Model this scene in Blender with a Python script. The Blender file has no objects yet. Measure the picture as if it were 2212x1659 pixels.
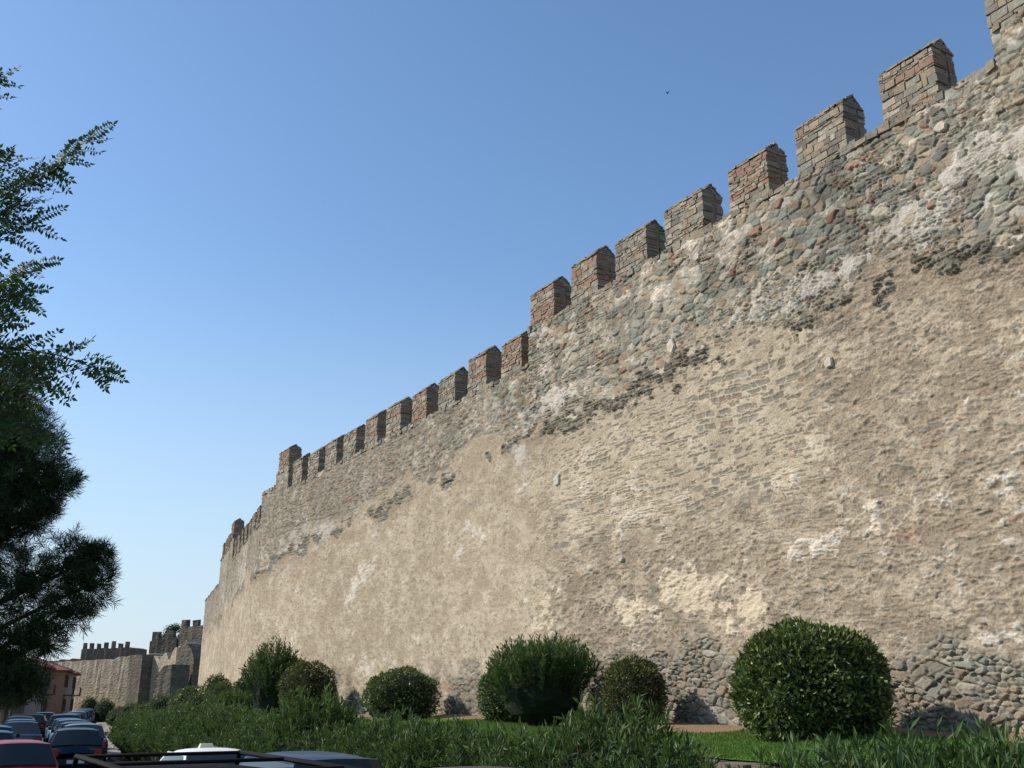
import bpy, math, random
import numpy as np
from mathutils import Vector, Matrix, noise as mnoise
random.seed(7); RNG=np.random.default_rng(11)
scene=bpy.context.scene
COL=scene.collection
A=math.radians(120.5)
DX,DY=-0.5075,0.8616      # along the wall
NX,NY=0.8616,0.5075       # towards the wall
def W(s,d,z=0.0): return Vector((s*DX+d*NX, s*DY+d*NY, z))
def SD(X,Y): return (X*DX+Y*DY, X*NX+Y*NY)
# ------------------------------------------------------------------ materials
class G:
    def __init__(self,name):
        m=bpy.data.materials.new(name); m.use_nodes=True
        self.m=m; self.t=m.node_tree; self.t.nodes.clear()
        self.out=self.t.nodes.new('ShaderNodeOutputMaterial')
    def n(self,typ,**k):
        nd=self.t.nodes.new(typ)
        for a,b in k.items(): setattr(nd,a,b)
        return nd
    def set(self,inp,v):
        if isinstance(v,bpy.types.NodeSocket): self.t.links.new(v,inp)
        elif v is not None:
            if hasattr(inp,'default_value'):
                if inp.type=='RGBA' and len(v)==3: v=(*v,1)
                inp.default_value=v
    def M(self,op,a,b=None,c=None,clamp=False):
        nd=self.n('ShaderNodeMath',operation=op,use_clamp=clamp)
        self.set(nd.inputs[0],a)
        if b is not None: self.set(nd.inputs[1],b)
        if c is not None: self.set(nd.inputs[2],c)
        return nd.outputs[0]
    def add(self,a,b): return self.M('ADD',a,b)
    def mul(self,a,b): return self.M('MULTIPLY',a,b)
    def sub(self,a,b): return self.M('SUBTRACT',a,b)
    def ss(self,x,a,b,lo=0.0,hi=1.0):
        nd=self.n('ShaderNodeMapRange',interpolation_type='SMOOTHSTEP')
        self.set(nd.inputs[0],x); nd.inputs[1].default_value=a; nd.inputs[2].default_value=b
        nd.inputs[3].default_value=lo; nd.inputs[4].default_value=hi
        return nd.outputs[0]
    def vm(self,op,a,b):
        nd=self.n('ShaderNodeVectorMath',operation=op)
        self.set(nd.inputs[0],a); self.set(nd.inputs[1],b); return nd.outputs[0]
    def noise(self,v,sc,det=4.0,rough=.55,dist=0.0,col=False):
        nd=self.n('ShaderNodeTexNoise'); self.set(nd.inputs['Vector'],v)
        nd.inputs['Scale'].default_value=sc; nd.inputs['Detail'].default_value=det
        nd.inputs['Roughness'].default_value=rough; nd.inputs['Distortion'].default_value=dist
        return nd.outputs['Color' if col else 'Fac']
    def vor(self,v,sc,feat='F1',rnd=1.0):
        nd=self.n('ShaderNodeTexVoronoi',feature=feat); self.set(nd.inputs['Vector'],v)
        nd.inputs['Scale'].default_value=sc; nd.inputs['Randomness'].default_value=rnd
        return nd.outputs
    def mix(self,f,a,b,bt='MIX'):
        nd=self.n('ShaderNodeMix',data_type='RGBA',blend_type=bt)
        self.set(nd.inputs[0],f); self.set(nd.inputs[6],a); self.set(nd.inputs[7],b)
        return nd.outputs[2]
    def ramp(self,f,stops,interp='LINEAR'):
        nd=self.n('ShaderNodeValToRGB'); cr=nd.color_ramp; cr.interpolation=interp
        while len(cr.elements)>1: cr.elements.remove(cr.elements[0])
        cr.elements[0].position=stops[0][0]; cr.elements[0].color=(*stops[0][1],1)
        for p,c in stops[1:]:
            e=cr.elements.new(p); e.color=(*c,1)
        self.set(nd.inputs[0],f); return nd.outputs[0]
    def bump(self,h,dist=.02,st=1.0):
        nd=self.n('ShaderNodeBump'); nd.inputs['Strength'].default_value=st
        nd.inputs['Distance'].default_value=dist; self.set(nd.inputs['Height'],h); return nd.outputs[0]
    def pbr(self,col,rough=.85,normal=None,metal=0.0,spec=.3,coat=0.0):
        nd=self.n('ShaderNodeBsdfPrincipled')
        self.set(nd.inputs['Base Color'],col); self.set(nd.inputs['Roughness'],rough)
        nd.inputs['Metallic'].default_value=metal; nd.inputs['Specular IOR Level'].default_value=spec
        nd.inputs['Coat Weight'].default_value=coat
        if normal is not None: self.set(nd.inputs['Normal'],normal)
        return nd.outputs[0]
    def fin(self,s): self.t.links.new(s,self.out.inputs['Surface']); return self.m
    def obj(self): return self.n('ShaderNodeTexCoord').outputs['Object']
    def sep(self,v):
        nd=self.n('ShaderNodeSeparateXYZ'); self.set(nd.inputs[0],v); return nd.outputs
    def attr(self,name):
        return self.n('ShaderNodeAttribute',attribute_name=name).outputs
    def scale(self,col,k):
        nd=self.n('ShaderNodeVectorMath',operation='SCALE'); self.set(nd.inputs[0],col); self.set(nd.inputs['Scale'],k); return nd.outputs[0]

STONES=[(0,(.215,.225,.18)),(.14,(.32,.27,.185)),(.26,(.15,.14,.115)),(.38,(.29,.28,.225)),(.50,(.26,.21,.15)),(.62,(.38,.335,.255)),
        (.70,(.20,.21,.175)),(.80,(.31,.25,.17)),(.90,(.42,.385,.31)),(.955,(.29,.16,.115))]
def wall_material():
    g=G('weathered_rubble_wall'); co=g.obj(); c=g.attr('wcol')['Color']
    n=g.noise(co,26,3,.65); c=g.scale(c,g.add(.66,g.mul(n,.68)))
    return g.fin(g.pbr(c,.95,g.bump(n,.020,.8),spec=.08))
def stone_material(name,dark=1.0):
    g=G(name); co=g.obj(); t=g.attr('tint')['Fac']
    c=g.ramp(t,STONES,'CONSTANT')
    n=g.noise(co,9,4,.65); n0=g.noise(co,1.2,3)
    c=g.mix(.30,c,g.mix(g.ss(n0,.4,.6),(.22,.175,.125),(.33,.28,.21)))
    c=g.scale(c,g.mul(g.add(.50,n),dark))
    return g.fin(g.pbr(c,.95,g.bump(g.noise(co,20,4,.7),.03,.9),spec=.08))
def far_stone_material(name,c1,c2):
    g=G(name); co=g.obj()
    v=g.vor(g.vm('MULTIPLY',co,(2.5,2.5,5)),1,'F1'); r=g.sep(v['Color'])[0]
    n=g.noise(co,.8,5,.6)
    c=g.mix(g.ss(n,.35,.65),c1,c2); c=g.mix(.25,c,g.scale(g.ramp(r,STONES,'CONSTANT'),.8))
    return g.fin(g.pbr(c,.95,g.bump(g.add(v['Distance'],n),.08,.8),spec=.1))
def leaf_material(name,stops,trans=.25,rough=.55):
    g=G(name); t=g.attr('tint')['Fac']; c=g.ramp(t,stops)
    p=g.pbr(c,rough,spec=.25)
    tr=g.n('ShaderNodeBsdfTranslucent'); g.set(tr.inputs[0],g.mix(.5,c,(.12,.20,.02)))
    mx=g.n('ShaderNodeMixShader'); mx.inputs[0].default_value=trans
    g.t.links.new(p,mx.inputs[1]); g.t.links.new(tr.outputs[0],mx.inputs[2]); return g.fin(mx.outputs[0])
def simple(name,c,rough=.6,nscale=8,var=.25,metal=0,bumpd=.0,spec=.3,coat=0):
    g=G(name); co=g.obj(); n=g.noise(co,nscale,3)
    lo=tuple(v*(1-var) for v in c); hi=tuple(min(1,v*(1+var)) for v in c)
    return g.fin(g.pbr(g.mix(n,lo,hi),rough,g.bump(n,bumpd) if bumpd else None,metal,spec,coat))
M_WALL=wall_material(); M_MER=stone_material('merlon_stone',1.0); M_COP=stone_material('coping_stone',.9)
M_FARD=far_stone_material('far_dark_stone',(.065,.058,.046),(.12,.10,.078)); M_FARL=far_stone_material('far_plaster_stone',(.31,.25,.18),(.46,.375,.27))
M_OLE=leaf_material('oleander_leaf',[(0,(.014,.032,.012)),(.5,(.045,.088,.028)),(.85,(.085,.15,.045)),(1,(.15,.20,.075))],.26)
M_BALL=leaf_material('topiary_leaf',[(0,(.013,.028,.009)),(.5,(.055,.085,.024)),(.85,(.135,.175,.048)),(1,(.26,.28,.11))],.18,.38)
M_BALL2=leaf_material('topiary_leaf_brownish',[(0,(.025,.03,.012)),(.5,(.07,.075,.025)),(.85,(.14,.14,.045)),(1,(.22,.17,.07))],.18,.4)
M_ROB=leaf_material('robinia_leaf',[(0,(.02,.045,.018)),(.6,(.045,.09,.03)),(1,(.085,.14,.04))],.30,.6)
M_PINE=leaf_material('pine_needle',[(0,(.010,.022,.009)),(.6,(.028,.052,.019)),(1,(.07,.105,.035))],.08,.5)
M_GRASS=leaf_material('grass_blade',[(0,(.06,.13,.02)),(.6,(.10,.21,.03)),(1,(.20,.25,.07))],.35)
M_BARK=simple('bark',(.09,.065,.045),.9,20,.5,bumpd=.02)
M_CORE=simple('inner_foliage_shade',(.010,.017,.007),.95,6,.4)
def ground_mat():
    g=G('lawn_ground'); co=g.obj(); n=g.noise(co,.9,5,.6); f=g.noise(co,30,3); t=g.attr('tint')['Fac']
    c=g.ramp(n,[(.34,(.20,.125,.07)),(.41,(.12,.13,.045)),(.48,(.07,.155,.022)),(.7,(.09,.19,.03))])
    c=g.mix(g.ss(g.add(t,g.mul(g.sub(n,.5),1.6)),.45,.60),c,g.mix(f,(.20,.125,.07),(.34,.235,.15)))
    return g.fin(g.pbr(c,.95,g.bump(f,.04),spec=.1))
M_LAWN=ground_mat()
M_EARTH=simple('dry_earth',(.17,.13,.085),.95,.6,.35,bumpd=.03,spec=.1)
M_ROAD=simple('asphalt',(.055,.055,.056),.85,6,.3,bumpd=.006,spec=.25)
M_PAVE=simple('pavement_concrete',(.30,.26,.205),.9,3,.2,bumpd=.01,spec=.15)
M_KERB=simple('kerb_stone',(.30,.28,.25),.85,5,.2,bumpd=.01)
M_WHITE=simple('road_paint',(.75,.75,.72),.7,9,.1)
M_PALE=simple('pale_limestone',(.50,.44,.35),.92,7,.35,bumpd=.03,spec=.1)
# ------------------------------------------------------------------ mesh helpers
class MB:
    def __init__(s): s.v=[]; s.f=[]; s.t=[]; s.m=[]
    def add(s,v,f,tint=.5,mat=0):
        b=len(s.v); s.v.extend([tuple(p) for p in v]); s.f.extend([tuple(i+b for i in q) for q in f])
        if hasattr(tint,'__len__'): s.t.extend(list(tint))
        else: s.t.extend([tint]*len(v))
        s.m.extend([mat]*len(f))
    def box(s,x0,x1,y0,y1,z0,z1,tint=.5,mat=0,j=0.0):
        v=[(x,y,z) for x in (x0,x1) for y in (y0,y1) for z in (z0,z1)]
        if j: v=[(a+random.uniform(-j,j),b+random.uniform(-j,j),c+random.uniform(-j,j)) for a,b,c in v]
        s.add(v,[(0,1,3,2),(4,6,7,5),(0,4,5,1),(2,3,7,6),(0,2,6,4),(1,5,7,3)],tint,mat)
    def mesh(s,name,mats,smooth=False):
        me=bpy.data.meshes.new(name); me.from_pydata(s.v,[],s.f)
        for m in mats: me.materials.append(m)
        if len(mats)>1: me.polygons.foreach_set('material_index',s.m)
        a=me.attributes.new('tint','FLOAT','POINT'); a.data.foreach_set('value',np.array(s.t,dtype=np.float32))
        if smooth: me.polygons.foreach_set('use_smooth',[True]*len(me.polygons))
        me.update(); return me
def link(name,me,label=None,cat=None,kind=None,group=None):
    o=bpy.data.objects.new(name,me); COL.objects.link(o)
    if label: o['label']=label
    if cat: o['category']=cat
    if kind: o['kind']=kind
    if group: o['group']=group
    return o
def root(name,loc,rz,label,cat,group=None):
    o=link(name,None,label,cat,None,group); o.empty_display_size=.2
    o.location=loc; o.rotation_euler=(0,0,rz); return o
def rmat(o): return Matrix.Translation(o.location)@Matrix.Rotation(o.rotation_euler[2],4,'Z')
def child(o,p,loc=(0,0,0),rz=0.0):
    o.parent=p; o.location=loc; o.rotation_euler=(0,0,rz); return o
def child_abs(o,p,loc,rz):
    o.parent=p; o.matrix_parent_inverse=rmat(p).inverted(); o.location=loc; o.rotation_euler=(0,0,rz); return o
def tube(mb,pts,rad,n=7,mat=0,tint=.5):
    pts=[Vector(p) for p in pts]; vs=[]; fs=[]
    for i,p in enumerate(pts):
        d=(pts[min(i+1,len(pts)-1)]-pts[max(i-1,0)]).normalized()
        a=d.cross(Vector((0,0,1)) if abs(d.z)<.9 else Vector((1,0,0))).normalized(); b=d.cross(a)
        for k in range(n):
            th=2*math.pi*k/n; vs.append(p+(a*math.cos(th)+b*math.sin(th))*rad[i])
    for i in range(len(pts)-1):
        for k in range(n): fs.append((i*n+k,i*n+(k+1)%n,(i+1)*n+(k+1)%n,(i+1)*n+k))
    fs.append(tuple(range((len(pts)-1)*n,len(pts)*n)))
    mb.add(vs,fs,tint,mat)
def unit(a): return a/np.maximum(np.linalg.norm(a,axis=-1,keepdims=True),1e-9)
def leaves(mb,P,D,Nn,L,Wd,tint,mat=0,bow=.08):
    D=unit(D); S=unit(np.cross(D,Nn)); Nn=unit(np.cross(S,D)); L=np.asarray(L).reshape(-1,1)*np.ones((len(P),1)); Wd=np.asarray(Wd).reshape(-1,1)*np.ones((len(P),1))
    mid=P+D*L*.5+Nn*L*bow
    V=np.stack([P,mid+S*Wd/2,P+D*L,mid-S*Wd/2],1).reshape(-1,3)
    F=np.arange(len(P)*4).reshape(-1,4)
    mb.add(V.tolist(),F.tolist(),np.repeat(tint,4).tolist(),mat)
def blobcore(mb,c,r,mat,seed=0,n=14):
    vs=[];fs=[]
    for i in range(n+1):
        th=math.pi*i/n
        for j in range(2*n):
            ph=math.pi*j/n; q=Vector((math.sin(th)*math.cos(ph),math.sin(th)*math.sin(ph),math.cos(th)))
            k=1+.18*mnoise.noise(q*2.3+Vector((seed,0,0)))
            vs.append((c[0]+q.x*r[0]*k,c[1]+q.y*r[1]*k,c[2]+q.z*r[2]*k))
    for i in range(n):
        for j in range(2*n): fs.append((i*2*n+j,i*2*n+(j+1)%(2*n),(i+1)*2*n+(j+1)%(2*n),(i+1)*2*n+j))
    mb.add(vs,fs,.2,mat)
# ------------------------------------------------------------------ numpy noise for the masonry relief
def hsh(ix,iy,seed=0):
    n=(ix.astype(np.int64)*374761393+iy.astype(np.int64)*668265263+seed*974634777)&0xffffffff
    n=((n^(n>>13))*1274126177)&0xffffffff; n=((n^(n>>15))*2246822519)&0xffffffff; n=n^(n>>16); return n/4294967296.0
def vn(x,y,seed=0):
    ix=np.floor(x);iy=np.floor(y);fx=x-ix;fy=y-iy; fx=fx*fx*fx*(fx*(fx*6-15)+10);fy=fy*fy*fy*(fy*(fy*6-15)+10)
    a=hsh(ix,iy,seed);b=hsh(ix+1,iy,seed);c=hsh(ix,iy+1,seed);d=hsh(ix+1,iy+1,seed)
    return a*(1-fx)*(1-fy)+b*fx*(1-fy)+c*(1-fx)*fy+d*fx*fy
def fbm(x,y,o=4,seed=0,r=.5):
    s=0;a=1;t=0
    for k in range(o):
        s=s+a*vn(x,y,seed+k*17); t+=a; a*=r; x,y=(x*1.63-y*1.21)+3.7,(x*1.21+y*1.63)+1.3
    return s/t-.5
def sst(x,a,b):
    t=np.clip((x-a)/(b-a),0,1); return t*t*(3-2*t)
def lerp(a,b,t): return a+(b-a)*t
def courses(S,Z,h,l,seed,rag=.25):
    wv=fbm(S*.35,Z*.35,2,seed)*3.0+fbm(S*5,Z*6,3,seed+5)*rag*1.6
    v=Z/h+wv*(.12/h)**.5; v=v+.30*np.sin(v*1.9+seed)+.12*np.sin(v*4.1)
    r=np.floor(v);fv=v-r
    lr=l*(.65+.8*hsh(r,r*0+3,seed)); u=S/lr+hsh(r,r*0+9,seed)*31+fbm(S*5+9,Z*6,3,seed+8)*rag*1.1+(fv-.5)*fbm(S*1.1,Z*1.1,1,seed+2)*1.5
    k=np.floor(u)
    def b(q): return q+(hsh(q,r,seed+21)-.5)*.75
    c=np.where(u<b(k),k-1,np.where(u>=b(k+1),k+1,k))
    du=np.minimum(u-b(c),b(c+1)-u)*lr; dv=np.minimum(fv,1-fv)*h
    R=.035; e=np.where((du<R)&(dv<R),R-np.hypot(R-du,R-dv),np.minimum(du,dv))
    return e,hsh(c,r,seed+1),hsh(c,r,seed+2),hsh(c,r,seed+3),fv,(u-b(c))/(b(c+1)-b(c))
def voro(S,Z,sx,sz,seed,rag=.10,jit=.9):
    x=S/sx+fbm(S*4,Z*5,3,seed+3)*rag*3; y=Z/sz+fbm(S*4+7,Z*5,3,seed+4)*rag*3+fbm(S*.5,Z*.5,2,seed+9)*2
    ix=np.floor(x);iy=np.floor(y); F1=np.full(S.shape,9.);bx=np.zeros(S.shape);by=bx.copy();cx=bx.copy();cy=bx.copy()
    nb=[]
    for i in (-1,0,1):
        for j in (-1,0,1):
            a=ix+i;b=iy+j; px=a+.5+(hsh(a,b,seed)-.5)*jit+.5*(b%2); py=b+.5+(hsh(a,b,seed+1)-.5)*jit
            px=px-.25; dx=px-x;dy=py-y; d=dx*dx+dy*dy; m=d<F1
            F1=np.where(m,d,F1);bx=np.where(m,dx,bx);by=np.where(m,dy,by);cx=np.where(m,a,cx);cy=np.where(m,b,cy); nb.append((dx,dy))
    E=np.full(S.shape,9.)
    for dx,dy in nb:
        ex=dx-bx;ey=dy-by; ln=np.sqrt(ex*ex+ey*ey); ok=ln>1e-6; ln=np.maximum(ln,1e-6)
        ed=((dx+bx)*.5*ex+(dy+by)*.5*ey)/ln; E=np.where(ok,np.minimum(E,ed),E)
    return E*math.sqrt(sx*sz)*.9,hsh(cx,cy,seed+5),hsh(cx,cy,seed+6),hsh(cx,cy,seed+7),.5-by,.5-bx
PAL=np.array([(.215,.235,.19),(.335,.28,.195),(.155,.15,.125),(.29,.295,.24),(.275,.22,.155),(.40,.36,.28),(.195,.215,.185),(.33,.26,.175),(.44,.41,.34),(.245,.235,.19),(.225,.235,.20),(.315,.29,.23)])
def fields(S,Z):
    w1=fbm(S*.45,Z*.6,4,1); w2=fbm(S*1.6,Z*2.2,4,2); w3=fbm(S*6,Z*9,4,3,.6); fine=fbm(S*19,Z*24,3,4,.6)
    low=fbm(S*.16,Z*.2,3,6)
    drop=np.maximum(S-22,0)*.042
    zt=Z+drop+w1*1.7+w2*.9+w3*.5
    top=sst(zt,9.45,9.8); base=1-sst(zt+w2*.8,2.75,3.6)
    L1=courses(S,Z,.095,.20,10,.38); L2=voro(S,Z,.29,.165,40,.13); L3=courses(S,Z,.055,.22,70,.40); L4=voro(S,Z,.17,.095,80,.15)
    e3,b3,c3=L3[0],L3[2],L3[3]
    up=sst(zt,10.2,10.7)
    big=((fbm(S*.7,Z*1.1,4,61,.6)*1.7+up*.24+base*.16+w2*.6+w3*.3)>.11)&((top+base)>.3)&(S<32)
    small=(((1-np.clip(top+base,0,1))>.5)&(w2+w3*.5>-.02)&(~((S>12.6+w3)&(S<22.2+w3)&(zt>5.4))))|(base>.3)|((w2+w3>.08)&(top>.5))
    slate=(sst(w1+low*.6+.1*np.sin(Z*7),.05,.08)>.5)&(~big)&(~small)
    def sel(k): return np.where(big,L2[k],np.where(small,L4[k],np.where(slate,L3[k],L1[k])))
    e,a,b,c,fv,fu=[sel(k) for k in range(6)]
    prof=sst(e+fine*.016,0,np.where(big,.026,.020))
    hs=prof*(.014+.038*b)+(prof*((fv-.5)*(a-.5)+(fu-.5)*(c-.5))*.07)+fine*.018+w3*.012
    hs=hs+base*prof*.022
    sx=S+w3*.9+w2*.8
    cream=sst(sx,12.6,13.1)*(1-sst(sx,21.2,22.6))*sst(zt,5.2,6.6)
    smooth=sst(sx,21.2,23.2)
    fl=fbm(S*4.6+w2*1.0,Z*7.5+w1,5,31,.62)
    fl0=fbm(S*1.6,Z*2.4,3,37)
    flake=sst(fl+fl0*.5,-.10,.10)
    fl2=fbm(S*10+w3,Z*17,4,33,.62)
    hr=.018+.016*flake+.020*fl2+.016*fine+.012*fl0
    hm_s=.042+.018*fl+.014*fl2+.014*fine
    hm_c=.036+.014*fl+.010*fl2+.010*fine
    hp=lerp(lerp(hr,hm_s,smooth),hm_c,cream)
    hj=.002+.020*sst(w2+low+w3*.4,-.02,.28)+.010*w3
    stz=np.clip(top+base,0,1)
    hm=lerp(hp,hj,stz)
    def gb(s0,z0,rs,rz,k=1.0): return k*np.exp(-((S-s0)/rs)**2-((Z-z0)/rz)**2)
    gl=sum(gb(*q) for q in [(8.4,10.75,1.8,.45,1.05),(10.6,10.15,1.5,.38,1.0),(13.2,9.9,1.3,.25,.65),(22.4,11.3,.40,1.1,.95),(22.0,9.9,1.1,.35,.75),(23.6,8.8,1.1,.5,.95),(16.0,9.9,1.4,.25,.55),(39.5,8.9,2.8,.6,1.15),(35,9.7,1.0,.9,.9),(30,10.0,1.1,.6,.65),(27,10.2,1.3,.6,.65),(43.5,8.7,1.6,1.1,.75),(56,8.8,3,1.0,.85),(64,8.5,3,1.2,.75)])
    lim=gl+w2*1.8+w1*1.0+w3*1.5; limm=sst(lim,.58,.70); hm=hm+limm*.012
    pl=gb(17.0,4.4,1.15,.5,1.2)+gb(22.4,4.4,.4,.7,1.0)+gb(15.2,4.0,.8,.3,.9)+gb(19.0,4.3,.4,.3,.8); palem=sst(pl+w2*1.5+w3*1.2+w1*.4,.60,.70); hm=hm+palem*.012
    exposed_prob=lerp(lerp(.54,.82,smooth),.50,cream)-w1*.5-w2*.45
    show=(a>exposed_prob)
    hole=np.where(show,sst(e+fine*.02,.006,.018),0)*(1-stz)
    dep=np.where(b>.6,.009,-.010)*lerp(1.2,.5,smooth); dep=lerp(dep,-.018,cream)
    hm=hm+hole*dep
    st_vis=np.clip(np.maximum(sst(hs-hm,-.006,.006)*stz,hole*.9)*(1-.8*limm)*(1-palem),0,1)
    st_vis=np.maximum(st_vis,limm*stz*sst(hs-hm,.004,.014)*.9)
    H=lerp(hm,np.maximum(hs,hm),stz)
    zb=Z+drop+w1*1.5+w2*.9+w3*.5
    pres=sst(low*.7+w1*.8+w2*.6+.14*np.exp(-((S-9)/4.)**2)+.10*np.exp(-((S-17)/4.)**2)+.13*np.exp(-((S-41)/6.)**2),-.10,.04)
    bm=sst(zb,9.10,9.26)*(1-sst(zb,9.44+.3*np.clip(w1+.3,0,.6),9.66))*pres
    p3=sst(e3+fine*.01,0,.014); H=lerp(H,.030+p3*(.02+.06*b3),bm)
    def C(*t): return np.array(t)[None,None,:]
    X=lambda m:m[...,None]
    sc=PAL[(a*len(PAL)*.9999).astype(int)]*X(.66+.5*c+.5*w3+.3*fine); red=((b>.975)|((b>.84)&(np.abs(((Z+w1*.6)%2.3)-.4)<.12)&(stz>.5)))&(base<.3); sc=np.where(X(red),np.array((.28,.155,.105))*X(.8+.5*c),sc)
    sc=lerp(sc,C(.27,.235,.175),X(.12+.2*sst(w1,0,.2))); sc=lerp(sc,C(.25,.215,.165),X(base*.35))
    t2=sst(w2+w3*.8+fl*.6,-.22,.22)
    cr_=lerp(C(.31,.248,.176),C(.415,.34,.248),X(t2)); cs_=lerp(C(.345,.278,.192),C(.43,.355,.256),X(t2)); cc_=lerp(C(.395,.325,.228),C(.475,.40,.29),X(t2))
    cp=lerp(lerp(cr_,cs_,X(smooth)),cc_,X(cream))
    cp=lerp(cp,C(.26,.205,.145),X((1-flake)*(1-smooth)*(1-cream)*.40))
    cj=lerp(C(.20,.17,.125),C(.36,.31,.235),X(t2))
    mcol=lerp(cp,cj,X(stz))
    gr=vn(S*30,Z*34,91); mcol=np.where(X((gr>.78)&(stz<.5)),mcol*.70,mcol); mcol=np.where(X((gr<.16)&(stz<.5)),mcol*1.18,mcol)
    mcol=lerp(mcol,C(.52,.475,.41)*X(.9+.5*fine),X(limm*.85)); mcol=lerp(mcol,C(.56,.465,.335),X(palem*.8))
    pst=lerp(sc*.80,C(.23,.18,.13),.30)
    scf=lerp(pst,sc,X(stz)); scf=lerp(scf,mcol,X((1-stz)*(.30-.15*cream)))
    col=lerp(mcol,scf,X(st_vis))
    brk=gb(8.5,4.9,3.5,.25,1)+gb(30,2.6,4,.35,1)+gb(42,7.3,2.2,.3,.9)+gb(36.5,9.6,1.5,.2,.8)
    col=lerp(col,np.array((.30,.165,.11))*X(.7+.6*c3),X(sst(brk+w2+w3,.55,.75)*.5*(b3>.4)))
    col=lerp(col,np.array((.13,.125,.10))*X(.6+.9*c3),X(bm*.85))
    runs=sst(fbm(S*1.1+w2,Z*.30,5,51,.6),.04,.24)*sst(Z+w1*3+drop*.5,9.0,11.8)
    col=col*X(1-.36*runs)
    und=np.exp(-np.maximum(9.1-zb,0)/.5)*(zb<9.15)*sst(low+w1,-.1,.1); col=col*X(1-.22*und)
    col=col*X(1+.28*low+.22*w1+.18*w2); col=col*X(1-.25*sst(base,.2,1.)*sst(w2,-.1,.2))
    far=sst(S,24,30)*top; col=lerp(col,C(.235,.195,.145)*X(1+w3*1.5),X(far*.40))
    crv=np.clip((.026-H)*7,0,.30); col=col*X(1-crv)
    H=H+w1*.05+w2*.025
    return H,np.clip(col,.02,.8)
# ------------------------------------------------------------------ terrain
def kerbD(s): return 7.0 + .10*min(max(s-35,0),30) + .18*max(s-65,0)
def leftD(s): return kerbD(s)-(8.5 if s<35 else max(3.6,8.5-.05*(s-35)))
def wallD(s): return 14.3+.187*max(s-48,0)
def strip(name,f0,f1,z0,z1,s0,s1,n,mat,label,nd=1,zf=None,kind='structure',cat=None,tf=None):
    mb=MB(); vs=[];fs=[];ts=[]
    for i in range(n+1):
        s=s0+(s1-s0)*i/n
        for j in range(nd+1):
            t=j/nd; d=f0(s)*(1-t)+f1(s)*t; z=zf(s,d,t) if zf else z0*(1-t)+z1*t
            vs.append(W(s,d,z)); ts.append(tf(s,d) if tf else .5)
    for i in range(n):
        for j in range(nd): a=i*(nd+1)+j; fs.append((a,a+1,a+nd+2,a+nd+1))
    mb.add(vs,fs,ts)
    return link(name,mb.mesh(name,[mat],nd>1),label,cat or name.replace('_',' '),kind)
mb=MB(); mb.add([(-3000,-3000,-.03),(3000,-3000,-.03),(3000,3000,-.03),(-3000,3000,-.03)],[(0,1,2,3)])
link('ground',mb.mesh('ground',[M_EARTH]),'dry earthy ground reaching the horizon','ground','structure')
strip('road',leftD,kerbD,0,0,-30,220,120,M_ROAD,'grey asphalt street running beside the old wall')
strip('pavement',lambda s:kerbD(s)+.18,lambda s:kerbD(s)+2.6,.115,.115,44,220,80,M_PAVE,'pale paved footpath beside the street')
strip('planting_bed',lambda s:kerbD(s)+.18,lambda s:9.4,.10,.10,-25,44,40,M_EARTH,'bare soil bed under the oleander hedge',cat='planting bed')
def kerbmesh(f,s0,s1):
    mb=MB()
    s=s0
    while s<s1:
        e=s+1.5; d0=f(s); d1=f(e); a=.01
        q=[W(s+a,d0,-.02),W(e-a,d1,-.02),W(e-a,d1+.17,-.02),W(s+a,d0+.17,-.02)]
        v=q+[p+Vector((0,0,.14)) for p in q]
        mb.add(v,[(0,1,2,3),(4,5,6,7),(0,1,5,4),(1,2,6,5),(2,3,7,6),(3,0,4,7)]); s+=1.5
    return mb.mesh('kerb',[M_KERB])
link('kerb',kerbmesh(kerbD,-25,200),'pale stone kerb along the street','kerb','structure')
link('kerb',kerbmesh(lambda s:leftD(s)-.18,-25,200),'pale stone kerb along the street','kerb','structure')
strip('pavement',lambda s:leftD(s)-3.0,lambda s:leftD(s)-.18,.115,.115,-25,200,80,M_PAVE,'pale paved footpath below the houses')
def lawn_edge(s): return 9.50 if s<46 else kerbD(s)+2.65
def lawnz(s,d,t):
    n=mnoise.noise(Vector((s*.35,d*.35,0)))*.10+mnoise.noise(Vector((s*1.3,d*1.3,3)))*.03
    k=min(max((s-45)/6,0),1); e0=1.56*(1-k)+.12*k; tt=min(1,t*1.15)
    return e0+(1.85-e0)*(tt**.8)+n*(1 if t>.05 else 0)
def soil(s,d):
    v=min(max((d-12.9)/.8,0),1)*.9 if s<48 else 0
    return max(v,.95*math.exp(-((s-15.6)/1.5)**2-((d-12.8)/1.1)**2))
strip('lawn',lawn_edge,lambda s:wallD(s)+1.2,0,0,-25,200,330,M_LAWN,'green lawn terrace with bare earth at the wall foot',nd=18,zf=lawnz,tf=soil)
mb=MB(); s=-20
while s<150:
    c0=(kerbD(s)+leftD(s))/2-.2; c1=(kerbD(s+2)+leftD(s+2))/2-.2
    mb.add([W(s,c0,.004),W(s+2,c1,.004),W(s+2,c1+.12,.004),W(s,c0+.12,.004)],[(0,1,2,3)]); s+=5
link('road_marking',mb.mesh('road_marking',[M_WHITE]),'white dashed centre line on the asphalt','road marking','structure')
rw=root('retaining_wall',W(5,9.3,0),A,'low rough stone retaining wall below the lawn','low wall')
mb=MB()
for zc in np.arange(.05,1.45,.16):
    s=-25+random.random()*.3
    while s<46:
        l=random.uniform(.25,.6); mb.box(s,s+l-.02,-9.60,-9.25+random.uniform(-.03,.03),zc,zc+.15,random.random(),0,.012); s+=l
o=link('stonework',mb.mesh('stonework',[M_MER])); child_abs(o,rw,(0,0,0),A)
mb=MB(); s=-25
while s<46:
    l=random.uniform(.25,.7); mb.box(s,s+l-.02,-9.55,-9.20+random.uniform(-.08,.05),1.40,1.49+random.uniform(0,.06),random.random()*.9,0,.03); s+=l
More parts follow.
